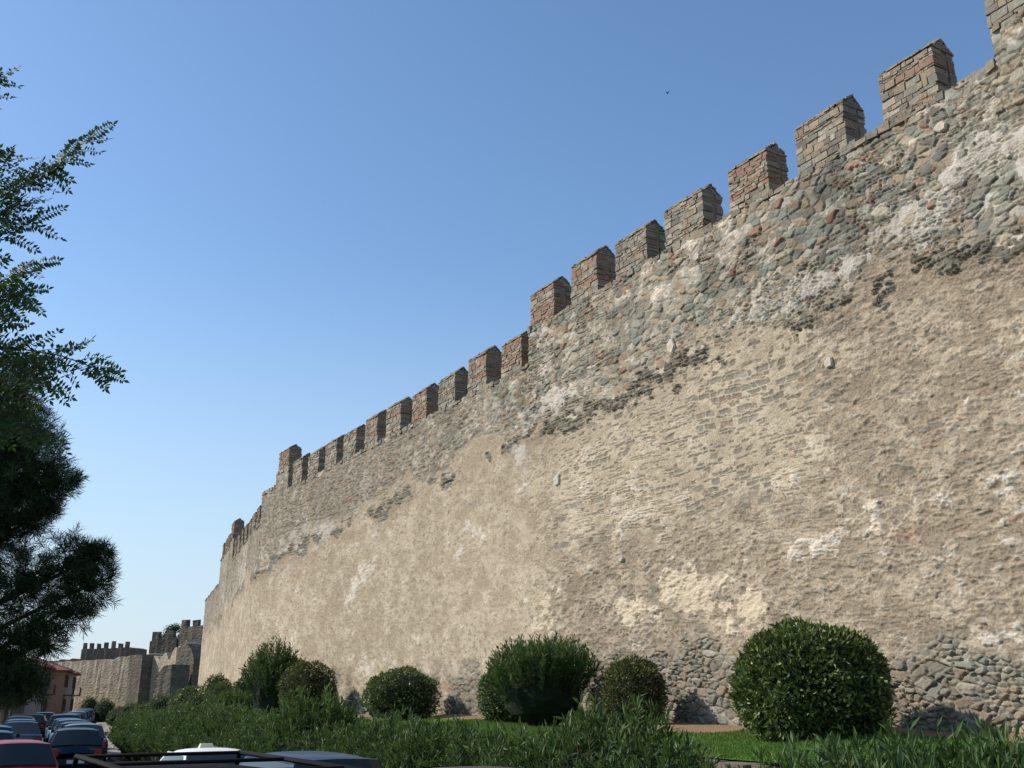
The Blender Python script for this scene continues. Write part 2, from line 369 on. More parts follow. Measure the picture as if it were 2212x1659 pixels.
o=link('cap_stones',mb.mesh('cap_stones',[M_COP])); child_abs(o,rw,(0,0,0),A)
# ------------------------------------------------------------------ city wall
cw=root('city_wall',W(15,14.3,1.8),A,'long Byzantine rubble stone city wall with gabled merlons','city wall')
def face(s0,s1,z0,z1,q):
    us=[s0]
    while us[-1]<s1:
        s=us[-1]; D2=max(s,3)**2+14.3**2; us.append(s+max(.018,min(.16,q*D2/14500)))
    us=np.array(us); us=s0+(us-s0)*(s1-s0)/(us[-1]-s0); dz=max(.016,q*math.sqrt(max((s0*.6+s1*.4),5)**2+250)/1050)
    nu=len(us)-1; nv=max(1,int((z1-z0)/dz))
    U,Z=np.meshgrid(us,np.linspace(z0,z1,nv+1),indexing='ij')
    H,C=fields(U,Z)
    V=np.stack([U,H,Z],-1).reshape(-1,3)
    i=np.arange(nu)[:,None]*(nv+1)+np.arange(nv)[None,:]
    F=np.stack([i,i+1,i+nv+2,i+nv+1],-1).reshape(-1,4)
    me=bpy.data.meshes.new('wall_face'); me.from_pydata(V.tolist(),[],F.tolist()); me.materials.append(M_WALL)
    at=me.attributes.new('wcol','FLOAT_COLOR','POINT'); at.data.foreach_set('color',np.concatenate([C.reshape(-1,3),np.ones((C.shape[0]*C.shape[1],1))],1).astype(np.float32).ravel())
    me.polygons.foreach_set('use_smooth',[True]*len(me.polygons)); me.update()
    if me.polygons[0].normal.y<0: me.flip_normals()
    return me
def section(s0,s1,ztop,q=.9,pivot=None,bend=0.0,zb=1.3):
    if pivot is None: loc=W(0,14.3,0); rz=A
    else:
        rz=A+bend; loc=W(pivot,14.3,0)-Matrix.Rotation(rz,3,'Z')@Vector((pivot,0,0))
    o=link('wall_face',face(s0,s1,zb,ztop,q)); child_abs(o,cw,loc,rz)
    mb=MB(); mb.box(s0+.02,s1-.02,-2.4,-.12,.5,ztop-.03,.1)
    o=link('wall_core',mb.mesh('wall_core',[M_MER])); child_abs(o,cw,loc,rz)
    mb=MB(); s=s0
    while s<s1-.1:
        l=min(random.uniform(.12,.36),s1-s); h=random.uniform(-.03,.09)
        mb.box(s,s+l-.01,-.62+random.uniform(-.03,.03),.035+random.uniform(-.04,.04),ztop-.10,ztop+h,random.random()*.95,0,.02); s+=l
    o=link('coping',mb.mesh('coping',[M_COP])); child_abs(o,cw,loc,rz)
    for se,sg in ((s0,-1),(s1,1)):
        mb=MB(); z=max(1.5,ztop-2.8)
        while z<ztop-.06:
            h=random.uniform(.07,.16); y=-2.35
            while y<-.02:
                l=random.uniform(.12,.4); y2=min(y+l,.03)
                x0,x1=sorted((se-sg*.10,se+sg*random.uniform(-.01,.03)))
                mb.box(x0,x1,y,y2-.01,z,min(z+h,ztop)-.006,random.random()*.95,0,.012); y=y2
                if y2>=.03: break
            z+=h
        o=link('end_stonework',mb.mesh('end_stonework',[M_MER])); child_abs(o,cw,loc,rz)
    return loc,rz
def merlon_mesh(L=1.24,T=.60,H=1.0,R=.20,bricky=0.0):
    mb=MB(); dl=random.uniform(-.02,.02); dr=random.uniform(-.02,.02)
    mb.box(dl+.015,L+dr-.015,-T+.01,-.012,0,H,.62)
    z=0
    while z<H-.02:
        h=min(random.choice([.05,.07,.09,.12,.15]),H-z); x=dl+random.uniform(-.025,.012)
        red=random.random()<bricky; xe=L+dr+random.uniform(-.02,.025)
        while x<xe-.05:
            l=random.uniform(.08,.28)*(1.2 if h>.1 else .9); x2=min(x+l,xe)
            if xe-x2<.07: x2=xe
            pr=random.uniform(-.008,.022); sk=random.uniform(-.010,.010)
            tn=.97 if red and random.random()<.65 else random.random()*.955
            mb.box(x,x2-.014,-T*.5+random.uniform(-.1,.1),pr,z+.005+sk,z+h-.009+sk,tn,0,.010)
            tn=.97 if red and random.random()<.65 else random.random()*.955
            mb.box(x,x2-.014,-T-random.uniform(-.01,.02),-T*.5-.12,z+.005,z+h-.009,tn,0,.010)
            x=x2
        z+=h
    for side in (0,1):
        for k in range(4):
            t0=k/4; t1=(k+1)/4+.06
            x=dl-.01
            while x<L+dr:
                l=random.uniform(.10,.30); x2=min(x+l,L+dr+random.uniform(0,.03))
                ya=.0+random.uniform(0,.03)-(T/2+.02)*t0; yb=.02-(T/2+.02)*t1
                za=H+R*t0+.012*k+random.uniform(-.02,.02); zb_=H+R*t1+.012*k-.01
                if side: ya,yb=-T-ya,-T-yb
                th=random.uniform(.02,.05)
                v=[(x,ya,za),(x2-.01,ya,za),(x2-.01,yb,zb_),(x,yb,zb_)]
                v=[(a+random.uniform(-.015,.015),b+random.uniform(-.015,.015),c) for a,b,c in v]
                v=v+[(a,b,c+th) for a,b,c in v]
                mb.add(v,[(0,1,2,3),(4,5,6,7),(0,1,5,4),(1,2,6,5),(2,3,7,6),(3,0,4,7)],random.choice([.2,.55,.3,.84,.45]))
                x=x2
    mb.add([(0.03,-.0,H),(0.03,-T,H),(0.03,-T/2,H+R),(L-.03,0,H),(L-.03,-T,H),(L-.03,-T/2,H+R)],[(0,1,2),(3,4,5),(0,3,5,2),(1,4,5,2)],.35)
    for e in (0,1):
        for k in range(4):
            a=k/4; y0=-T/2*a-.01; y1=-T+T/2*a+.01; x0=(-.01 if e==0 else L-.12)
            ym=(y0+y1)/2+random.uniform(-.05,.05)
            if y0-y1>.1:
                mb.box(x0,x0+.13,ym,y0-.03,H+R*a,H+R*(a+.25)-.004,random.random()*.93,0,.008)
                mb.box(x0,x0+.13,y1+.03,ym-.01,H+R*a,H+R*(a+.25)-.004,random.random()*.93,0,.008)
    return mb.mesh('merlon',[M_MER])
MV=[merlon_mesh(bricky=b,L=l,H=h) for b,l,h in [(.08,1.24,1.0),(.5,1.20,.97),(.05,1.27,1.04),(.3,1.18,.96),(.1,1.28,1.0),(.35,1.22,1.02),(.15,1.25,1.0),(.05,1.2,1.02)]]
def put_merlons(starts,z,loc,rz,scale=1.0,order=None,sx=1.0):
    for i,s in enumerate(starts):
        me=MV[(order[i] if order else (i*5+1)%8)]
        o=link('merlon',me); o.scale=(sx*(1+random.uniform(-.04,.04)),1,scale*(1+random.uniform(-.05,.05)))
        p=loc+Matrix.Rotation(rz,3,'Z')@Vector((s,0,z)); child_abs(o,cw,p,rz+random.uniform(-.02,.02))
loc,rz=section(-8,8.45,13.0,1.3)
put_merlons([7.25,4.8,2.6,.4],13.05,loc,rz,1.3,[2,0,4,3])
loc,rz=section(8.45,23.3,12.36,.72)
put_merlons([22.0-2.07*k for k in range(7)],12.36,loc,rz,1.03,[3,5,0,6,1,2,7])
loc,rz=section(23.3,44.2,11.35,.80)
put_merlons([23.75+2.08*k for k in range(10)],11.34,loc,rz,1.05,[1,5,0,3,7,5,4,2,6,2],.97)
loc,rz=section(44.2,46.0,12.4,.9); put_merlons([44.4],12.4,loc,rz,.9,None,1.2)
loc,rz=section(46.0,48.0,11.8,.9); 
BEND=-math.radians(10.6)
loc,rz=section(48,62.6,10.40,1.0,48,BEND)
put_merlons([48.9+1.95*k for k in range(7)],10.40,loc,rz,.95,None,.95)
loc,rz=section(62.6,65.2,11.9,1.0,48,BEND); put_merlons([63.2],11.9,loc,rz,.95,None,1.2)
loc,rz=section(65.2,71.8,11.5,1.0,48,BEND); put_merlons([66.0,67.9,70.2],11.5,loc,rz,.95)
loc,rz=section(71.8,85,9.9,1.0,48,BEND)
for s,z,w,h in [(17.05,9.98,.28,.36),(21.9,7.75,.26,.30),(9.6,11.75,.26,.2),(16.0,11.8,.2,.2),(22.9,10.3,.17,.15),(12.55,8.3,.2,.2),(19.2,5.4,.18,.12)]:
    mb=MB(); n=7; pr=[]
    for k in range(n):
        th=2*math.pi*(k+.5)/n+random.uniform(-.2,.2); q=max(abs(math.cos(th)),abs(math.sin(th)))**.7
        pr.append((math.cos(th)/q*w*.5,math.sin(th)/q*h*.5))
    v=[(a,-.12,b) for a,b in pr]+[(a,.060,b) for a,b in pr]+[(a*.8,.085,b*.8) for a,b in pr]
    f=[tuple(range(2*n,3*n))]+[(r*n+k,r*n+(k+1)%n,(r+1)*n+(k+1)%n,(r+1)*n+k) for r in (0,1) for k in range(n)]
    mb.add(v,f); bo=link('pale_block',mb.mesh('pale_block',[M_PALE])); child_abs(bo,cw,W(s,14.3,z),A)
# ------------------------------------------------------------------ distant walls
def rag_wall(name,label,cat,X0,Y0,X1,Y1,T,z1,z2,mat,merl=0,mh=1.2,z0=-.02,sc=1.0,rag=.5):
    p0=Vector((X0,Y0,0)); p1=Vector((X1,Y1,0)); L=(p1-p0).length; ang=math.atan2(Y1-Y0,X1-X0)
    mb=MB(); n=max(4,int(L/.5)); vs=[];fs=[]
    for i in range(n+1):
        t=i/n; z=z1*(1-t)+z2*t+mnoise.noise(Vector((X0+i*.35,z1,0)))*rag+random.uniform(-.2,.2)*rag
        for y in (0,T):
            for zz in (z0,z0+(z-z0)*.5,z): vs.append((L*t,y+random.uniform(-.06,.06),zz))
    for i in range(n):
        a=i*6;b=a+6
        fs+=[(a,a+1,b+1,b),(a+1,a+2,b+2,b+1),(a+3,b+3,b+4,a+4),(a+4,b+4,b+5,a+5),(a+2,a+5,b+5,b+2)]
    fs+=[(0,3,4,1),(1,4,5,2),(n*6,n*6+1,n*6+4,n*6+3),(n*6+1,n*6+2,n*6+5,n*6+4)]
    mb.add(vs,fs)
    for k in range(merl):
        a=L*(k+.12+random.uniform(-.06,.06))/merl; b=L*(k+.64+random.uniform(-.08,.06))/merl; zz=z1+(z2-z1)*(k+.4)/merl
        mb.box(a,b,.05,min(T,.7),zz-.3,zz+mh*random.uniform(.65,1.1),.4,0,.08)
    o=link(name,mb.mesh(name,[mat]),label,cat); o.location=p0; o.rotation_euler=(0,0,ang); return o
rag_wall('ruined_tower','dark ruined stone tower stump beside the city wall','tower',-30.6,96,-28.4,94,3,7.2,6.2,M_FARD,rag=1.1)
rag_wall('ruined_tower','crumbling dark stone stump against the wall end','tower',-31.4,93,-29.6,92,2,4.8,5.2,M_FARD,rag=1.0)
rag_wall('fortress_wall','broken plastered stone wall with ragged overgrown top','wall',-37.2,112,-32.0,106,2,6.6,8.0,M_FARL,rag=1.4)
rag_wall('fortress_wall','plastered stone wall stub between two piers','wall',-41.6,120,-37.6,116,2,7.2,6.8,M_FARL,rag=.8)
rag_wall('fortress_tower','square dark stone pier ending a low wall','tower',-43.5,120,-41.4,118,4,7.1,7.1,M_FARD,rag=.3)
rag_wall('fortress_wall','long low sunlit stone wall across the street end','wall',-73.5,160,-53.5,150,2,7.2,8.0,M_FARL,rag=.6)
rag_wall('fortress_wall','dark crenellated stone wall above the ruins','wall',-47.3,137,-43.5,136,3,9.6,9.9,M_FARD,2,1.0,rag=.4)
rag_wall('fortress_tower','dark crenellated tower overlooking the ruined walls','tower',-43.3,136,-38.0,133,5,11.1,11.4,M_FARD,3,1.0,rag=.4)
rag_wall('fortress_wall','low dark parapet wall joining two towers','wall',-38.0,133,-33.0,131,3,9.3,9.6,M_FARD,rag=.5)
rag_wall('fortress_tower','far crenellated stone keep on the skyline','tower',-106.5,260,-93.5,258,8,14.2,14.4,M_FARD,7,1.6,rag=.3)
rag_wall('fortress_wall','far dark wall stretching from the keep','wall',-125,262,-106.5,260,4,11.0,11.6,M_FARD,0,1.2,rag=.7)
# ------------------------------------------------------------------ vegetation
def ball(s,d,z,w,h,label,mat=None,nl=9000,ls=.075,name='clipped_shrub'):
    mb=MB(); rng=RNG; a=w/2; b=h*.56; cz=h-b
    q=unit(rng.normal(size=(nl,3))); seed=rng.random()*50
    lump=1+.06*np.sin(q[:,0]*5+seed)*np.cos(q[:,2]*6+seed)+.04*np.sin(q[:,1]*11+seed*2)+.03*np.sin(q[:,2]*19+q[:,0]*13)
    dep=1-np.abs(rng.normal(0,.06,nl)); r=lump*dep*(1+.09*(rng.random(nl)**8))
    sup=np.power(np.abs(q[:,2]),.9)*np.sign(q[:,2])
    P=np.stack([q[:,0]*a*r,q[:,1]*a*r,cz+sup*b*r],1)
    low=P[:,2]<cz; P[low,0]*=1.0+.04; P[:,2]=np.maximum(P[:,2],.02+rng.random(nl)*.1)
    D=unit(q*.7+rng.normal(size=(nl,3))*.6+np.array([0,0,.25])); Nn=unit(q+rng.normal(size=(nl,3))*.7)
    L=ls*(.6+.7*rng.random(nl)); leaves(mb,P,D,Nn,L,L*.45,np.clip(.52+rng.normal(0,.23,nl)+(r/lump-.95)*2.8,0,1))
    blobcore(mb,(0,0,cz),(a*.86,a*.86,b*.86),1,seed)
    o=link(name,mb.mesh(name,[mat or M_BALL,M_CORE]),label,'shrub'); o.location=W(s,d,z); o.rotation_euler=(0,0,rng.random()*6); return o
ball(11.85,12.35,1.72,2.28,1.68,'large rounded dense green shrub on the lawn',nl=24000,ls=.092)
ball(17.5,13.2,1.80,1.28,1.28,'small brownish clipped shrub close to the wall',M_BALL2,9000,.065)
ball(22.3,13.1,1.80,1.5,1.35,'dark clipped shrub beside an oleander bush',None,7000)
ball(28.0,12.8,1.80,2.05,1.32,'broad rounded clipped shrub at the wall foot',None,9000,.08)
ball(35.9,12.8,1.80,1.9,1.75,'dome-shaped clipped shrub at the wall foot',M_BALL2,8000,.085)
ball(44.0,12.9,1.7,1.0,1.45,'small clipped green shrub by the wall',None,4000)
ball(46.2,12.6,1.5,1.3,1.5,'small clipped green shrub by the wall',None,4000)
def olesh(H,R,nst,seed,ll=.13,flat=.45):
    rng=np.random.default_rng(seed); mb=MB(); Ps=[];Ds=[];Ns=[];Ls=[];Ts=[]
    cl=rng.random((7,2))*2-1
    for k in range(nst):
        th=rng.random()*2*math.pi; rr=R*math.sqrt(rng.random())
        px,py=math.cos(th)*rr/R,math.sin(th)*rr/R; cm=min((px-q[0])**2+(py-q[1])**2 for q in cl)
        hh=H*(1-flat*(rr/R)**2.2)*rng.uniform(.84,1.04)*(1.07-.45*min(cm,.5))
        base=np.array([math.cos(th)*rr*.25,math.sin(th)*rr*.25,0]); tip=np.array([math.cos(th)*rr,math.sin(th)*rr,hh])
        ctl=np.array([math.cos(th)*rr*.7,math.sin(th)*rr*.7,hh*.45])
        tt=np.linspace(0,1,5); pts=[(1-t)**2*base+2*t*(1-t)*ctl+t*t*tip for t in tt]
        if k%3==0: tube(mb,pts,[.012,.010,.008,.006,.003],3,1)
        m=int(30+rng.random()*12); t=.32+.68*rng.random(m)**.7
        P=((1-t)**2)[:,None]*base+(2*t*(1-t))[:,None]*ctl+(t*t)[:,None]*tip
        ax=unit(tip-ctl); D=unit(ax*.8+unit(rng.normal(size=(m,3)))*rng.uniform(.5,1.0,(m,1))); sb=rng.normal(0,.13)
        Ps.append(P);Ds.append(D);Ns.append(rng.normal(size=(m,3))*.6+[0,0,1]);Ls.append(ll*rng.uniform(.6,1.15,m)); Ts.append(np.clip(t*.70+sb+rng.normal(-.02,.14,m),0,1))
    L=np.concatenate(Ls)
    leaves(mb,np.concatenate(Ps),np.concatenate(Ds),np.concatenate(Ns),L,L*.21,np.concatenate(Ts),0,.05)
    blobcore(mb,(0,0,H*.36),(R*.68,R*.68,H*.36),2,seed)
    return mb.mesh('oleander',[M_OLE,M_BARK,M_CORE])
OLE=[olesh(1.85,1.3,250,k,.165) for k in (1,2,3,4)]
def place_ole(s,d,z,k,sc=1,sz=None,label='green oleander bush with narrow leaves',group=None):
    o=link('oleander_bush',OLE[k%4],label,'shrub',None,group); o.location=W(s,d,z); o.rotation_euler=(0,0,random.random()*6.28)
    o.scale=(sc,sc,sz or sc); return o
lab='leafy oleander bush in the hedge along the street'
i=0; s=10.4
while s<45:
    hh=random.uniform(.90,1.06)
    if s<11.4: hh=.90
    if 11.6<s<12.9: hh=1.18
    if 21.3<s<23.4: hh=1.30
    if 28<s<33: hh=1.10
    if s>38: hh*=.92
    place_ole(s,kerbD(s)+1.15+random.uniform(-.15,.15),.1,i,random.uniform(.95,1.08),hh,lab,'oleander hedge along the street'); i+=1; s+=random.uniform(1.15,1.45)
for s,hh in [(7.7,.93),(6.9,1.0),(6.1,1.06),(5.2,1.08),(4.1,1.05),(2.6,1.0)]:
    place_ole(s,7.95,.1,i,.9,hh,lab,'oleander hedge along the street'); i+=1
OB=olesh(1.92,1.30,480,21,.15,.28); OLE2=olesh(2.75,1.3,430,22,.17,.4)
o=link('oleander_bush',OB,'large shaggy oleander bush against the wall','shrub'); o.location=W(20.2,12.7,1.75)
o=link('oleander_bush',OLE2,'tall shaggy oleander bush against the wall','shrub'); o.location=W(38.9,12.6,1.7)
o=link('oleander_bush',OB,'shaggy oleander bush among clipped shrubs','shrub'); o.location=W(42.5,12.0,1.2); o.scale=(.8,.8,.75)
for px,Y,w,h in [(467,57,1.5,2.1),(418,60,2.0,1.9),(395,66,1.8,1.7),(355,74,2.2,1.7),(320,80,2.0,1.5),(288,86,2.2,1.8),(262,92,1.9,1.6),(230,108,2.0,2.3),(196,122,1.9,2.5),(440,52,1.6,1.6)]:
    X=(px-1106)*Y/2300; s,d=SD(X,Y)
    t=min(max((d-lawn_edge(s))/(wallD(s)+1.2-lawn_edge(s)),0),1); ball(s,d,lawnz(s,d,t)-.1,w,h,'rounded green shrub on the grassy bank',None,2600,.12)
n=62000; s=RNG.uniform(6,24,n); d=RNG.uniform(9.5,13.6,n)
keep=np.array([mnoise.noise(Vector((a*.55,b*.55,1)))*.5+soil(a,b)<.30 for a,b in zip(s,d)]); s=s[keep]; d=d[keep]; n=len(s)
P=np.array([W(a,b,lawnz(a,b,(b-9.5)/(15.5-9.5))-.01) for a,b in zip(s,d)])
mb=MB(); leaves(mb,P,RNG.normal(size=(n,3))*.35+[0,0,1],RNG.normal(size=(n,3)),RNG.uniform(.03,.075,n),.014,RNG.random(n))
link('grass',mb.mesh('grass',[M_GRASS]),'short green lawn grass blades','grass','stuff')
# robinia tree (branches hang into view)
rt=root('robinia_tree',Vector((-5.4,5.6,0)),0,'acacia-like tree with feathery leaves beside the street','tree')
mb=MB()
trunk=[(-5.4,5.6,0),(-5.35,5.6,1.5),(-5.2,5.55,3),(-5.0,5.5,4.2),(-4.9,5.5,5.6),(-4.8,5.5,7)]
tube(mb,trunk,[.17,.14,.12,.10,.07,.02],9)
shoots=[((-5.0,5.5,4.0),(-3.4,5.5,4.75),(-2.58,5.5,5.57)),((-5.0,5.5,4.1),(-3.5,5.45,4.8),(-2.74,5.45,5.36)),((-5.1,5.5,3.5),(-3.5,5.5,4.35),(-2.76,5.4,4.52)),
 ((-5.1,5.5,3.5),(-3.3,5.5,4.55),(-2.32,5.5,4.08)),((-5.1,5.5,3.5),(-3.3,5.5,4.4),(-2.60,5.45,4.02)),((-5.1,5.5,3.4),(-3.4,5.6,4.1),(-2.66,5.6,3.74)),((-4.95,5.5,4.8),(-3.7,5.5,5.4),(-3.20,5.5,5.98)),((-4.95,5.5,4.8),(-3.8,5.5,5.2),(-3.10,5.6,5.48)),
 ((-5.1,5.5,3.7),(-3.6,5.3,4.5),(-2.84,5.5,5.02)),((-5.1,5.5,3.7),(-3.4,5.7,4.2),(-2.70,5.6,4.18)),((-5.0,5.5,4.0),(-3.8,5.8,4.4),(-2.92,5.7,4.80)),((-5.1,5.5,3.4),(-3.8,5.6,3.9),(-2.95,5.6,3.95)),
 ((-5.0,5.5,3.9),(-3.6,5.5,4.4),(-2.98,5.6,4.58)),((-5.1,5.5,3.4),(-3.6,5.5,3.9),(-2.84,5.6,3.85)),((-5.1,5.5,3.4),(-3.8,5.5,3.7),(-3.0,5.5,4.2)),((-5.1,5.5,3.8),(-3.8,5.6,4.3),(-2.96,5.5,4.36)),((-5.1,5.5,4.1),(-3.7,5.5,4.8),(-2.92,5.5,5.12)),((-5.1,5.5,3.4),(-3.9,5.5,3.5),(-3.0,5.5,3.70)),((-5.1,5.5,3.8),(-3.9,5.5,4.3),(-3.05,5.4,4.85))]
NV=len(shoots)
for k in range(10):
    th=random.uniform(1.2,5.1); h=random.uniform(3.6,6.6); r=random.uniform(1.2,2.0)
    shoots.append(((-5.0,5.5,h-.8),(-5+math.cos(th)*r*.6,5.5+math.sin(th)*r*.6,h),(-5+math.cos(th)*r,5.5+math.sin(th)*r,h+.2)))
LP=[];LD=[];LN=[];LL=[];LT=[]
def compound(p,dr,ln):
    dr=Vector(dr).normalized(); side=dr.cross(Vector((random.uniform(-.6,.6),-1.0,random.uniform(-.2,1.0)))).normalized(); nn=side.cross(dr)
    m=9; curl=random.uniform(.05,.40)
    pts=[p+dr*ln*(k/m)-Vector((0,0,1))*ln*curl*(k/m)**2 for k in range(m+1)]
    tube(mbc,pts[::3],[.0028,.002,.0015,.001],3,1)
    for k in range(1,m+1):
        for sg in (-1,1):
            if random.random()<.06: continue
            LP.append(tuple(pts[k])); LD.append(tuple(side*sg+dr*random.uniform(.1,.5)+nn*random.uniform(-.4,.4)-Vector((0,0,.12)))); LN.append(tuple(nn+Vector((random.uniform(-.5,.5),random.uniform(-.5,.5),random.uniform(-.5,.5)))))
            LL.append(.052*(1-.35*(k/m)**3)*random.uniform(.75,1.1)); LT.append(random.random())
    LP.append(tuple(pts[m]));LD.append(tuple(dr));LN.append(tuple(nn));LL.append(.045);LT.append(.6)
mbc=MB()
for si,(a,b,c) in enumerate(shoots):
    a,b,c=Vector(a),Vector(b),Vector(c); pts=[(1-t)**2*a+2*t*(1-t)*b+t*t*c for t in np.linspace(0,1,9)]
    tube(mb,pts,[.022,.018,.015,.012,.009,.007,.005,.004,.002],5)
    m=36 if si<NV else 20
    for k in range(m):
        t=.36+.64*k/(m-1); p=(1-t)**2*a+2*t*(1-t)*b+t*t*c; dr=(2*(1-t)*(b-a)+2*t*(c-b)).normalized()
        sgn=1 if k%2 else -1
        up=Vector((random.uniform(-.3,.4),random.uniform(-.6,.6),sgn*random.uniform(.4,1.0)))
        compound(p,dr*random.uniform(.55,.95)+up*.75*(1 if k<m-1 else .1),random.uniform(.14,.24)*(1.0 if t<.9 else .8))
leaves(mbc,np.array(LP),np.array(LD),np.array(LN),np.array(LL),np.array(LL)*.46,np.array(LT),0,.04)
o=link('trunk',mb.mesh('trunk',[M_BARK],True)); child_abs(o,rt,(0,0,0),0)
o=link('crown',mbc.mesh('crown',[M_ROB,M_BARK])); child_abs(o,rt,(0,0,0),0)
# pine tree
pt=root('pine_tree',Vector((-8.2,13.2,0)),0,'dark long-needled pine tree beside the street','tree')
mb=MB(); tube(mb,[(-8.2,13.2,0),(-8.1,13.1,2),(-7.8,13.1,4),(-7.5,13,5.5),(-7.4,13,6.3)],[.22,.19,.15,.08,.03],9)
cl=[(-6.80,13,6.22,.38),(-6.66,13,5.95,.38),(-6.32,13,5.48,.40),(-6.26,13,4.90,.42),(-5.95,13,5.02,.26),(-6.55,13,4.34,.42),(-6.12,13,4.55,.24),(-5.58,13,3.95,.30),(-5.33,13,3.68,.28),(-5.30,13,4.02,.20),(-5.58,13,3.34,.28),(-6.12,13,3.70,.38),
 (-6.12,13,3.02,.30),(-5.82,13,2.98,.22),(-6.25,13,2.55,.30),(-5.9,13,2.5,.2),(-6.75,13,3.4,.42),(-6.85,13,2.9,.45),(-6.95,13,5.3,.45),(-6.72,13,4.9,.36),(-7.4,12.5,6.0,.5),(-7.6,14,5.2,.8),(-8.6,13,5,.8),(-8.5,12.5,6.0,.7),(-7.6,12.4,4.2,.7),(-9,13.6,4,.7),(-7.0,13,4.2,.42)]
PP=[];PD=[];PTn=[]; mbc=MB()
for ci,(cx,cy,cz,r) in enumerate(cl):
    c=Vector((cx,cy,cz)); st=Vector((-7.9,13.1,max(1.5,cz-1.0)))
    mid=(c+st)/2+Vector((0,0,-.15)); tube(mb,[st,mid,c],[.05,.035,.015],5)
    blobcore(mbc,(cx,cy,cz),(r*.36,r*.36,r*.32),1,ci*3.1,8)
    nt=int(250*r*r/.25)+15
    for k in range(nt):
        q=Vector(unit(RNG.normal(size=3)));q.y*=.9; rr=r*random.random()**.45*(1+.45*random.random()**3); p=c+q*rr
        ax=(q+Vector((.1,0,.35))).normalized()
        nn=34; v=unit(RNG.normal(size=(nn,3))); dirs=unit(np.array(ax)[None]*.85+v)
        PP.append(np.array(p)[None]+np.array(ax)[None]*RNG.uniform(-.06,.06,(nn,1))); PD.append(dirs); PTn.append(np.clip(RNG.normal(.45+.5*(rr/r-.7)+.2*q.z,.15,nn),0,1))
PP=np.concatenate(PP);PD=np.concatenate(PD);PTn=np.concatenate(PTn)
leaves(mbc,PP,PD,RNG.normal(size=PP.shape),RNG.uniform(.10,.17,len(PP)),.008,PTn)
o=link('trunk',mb.mesh('trunk',[M_BARK],True)); child_abs(o,pt,(0,0,0),0)
o=link('crown',mbc.mesh('crown',[M_PINE,M_CORE])); child_abs(o,pt,(0,0,0),0)
def tree(X,Y,z,H,R,label,nl=5000,ls=.3,mat=None):
    r=root('broadleaf_tree',Vector((X,Y,z)),random.random()*6,label,'tree')
    mb=MB(); tube(mb,[(0,0,0),(.1,0,H*.4),(0,.1,H*.8)],[R*.09,R*.06,.03],7)
    for k in range(6):
        th=k*1.05; tube(mb,[(0.05,0,H*.35),(math.cos(th)*R*.4,math.sin(th)*R*.4,H*.55),(math.cos(th)*R*.7,math.sin(th)*R*.7,H*.72)],[R*.04,R*.03,.02],5)
    child(link('trunk',mb.mesh('trunk',[M_BARK])),r)
    mbc=MB(); nc=22; cs=[]
    for k in range(nc):
        q=unit(RNG.normal(size=3)); cs.append(np.array([q[0]*R*.68,q[1]*R*.68,H*.64+q[2]*H*.26]))
    cs=np.array(cs); idx=RNG.integers(0,nc,nl); q=unit(RNG.normal(size=(nl,3))); P=cs[idx]+q*(R*.36*RNG.random(nl)[:,None]**.4)
    leaves(mbc,P,RNG.normal(size=(nl,3)),q+RNG.normal(size=(nl,3))*.5,RNG.uniform(.5,1,nl)*ls,ls*.5,np.clip(.45+.3*q[:,2]+RNG.normal(0,.15,nl),0,1))
    child(link('crown',mbc.mesh('crown',[mat or M_BALL])),r)
tree(-45.5,141,7,5.0,1.9,'small tree rising behind the dark tower',3500,.28,M_OLE)
tree(-33.6,71,0,5.4,2.3,'dark roadside tree beside the houses',5000,.28,M_PINE)
tree(-46.6,98,0,5.6,2.3,'dark roadside tree beside the houses',5000,.35,M_PINE)
tree(-84,180,0,10,5,'dark leafy tree behind the houses',4000,.5,M_ROB)
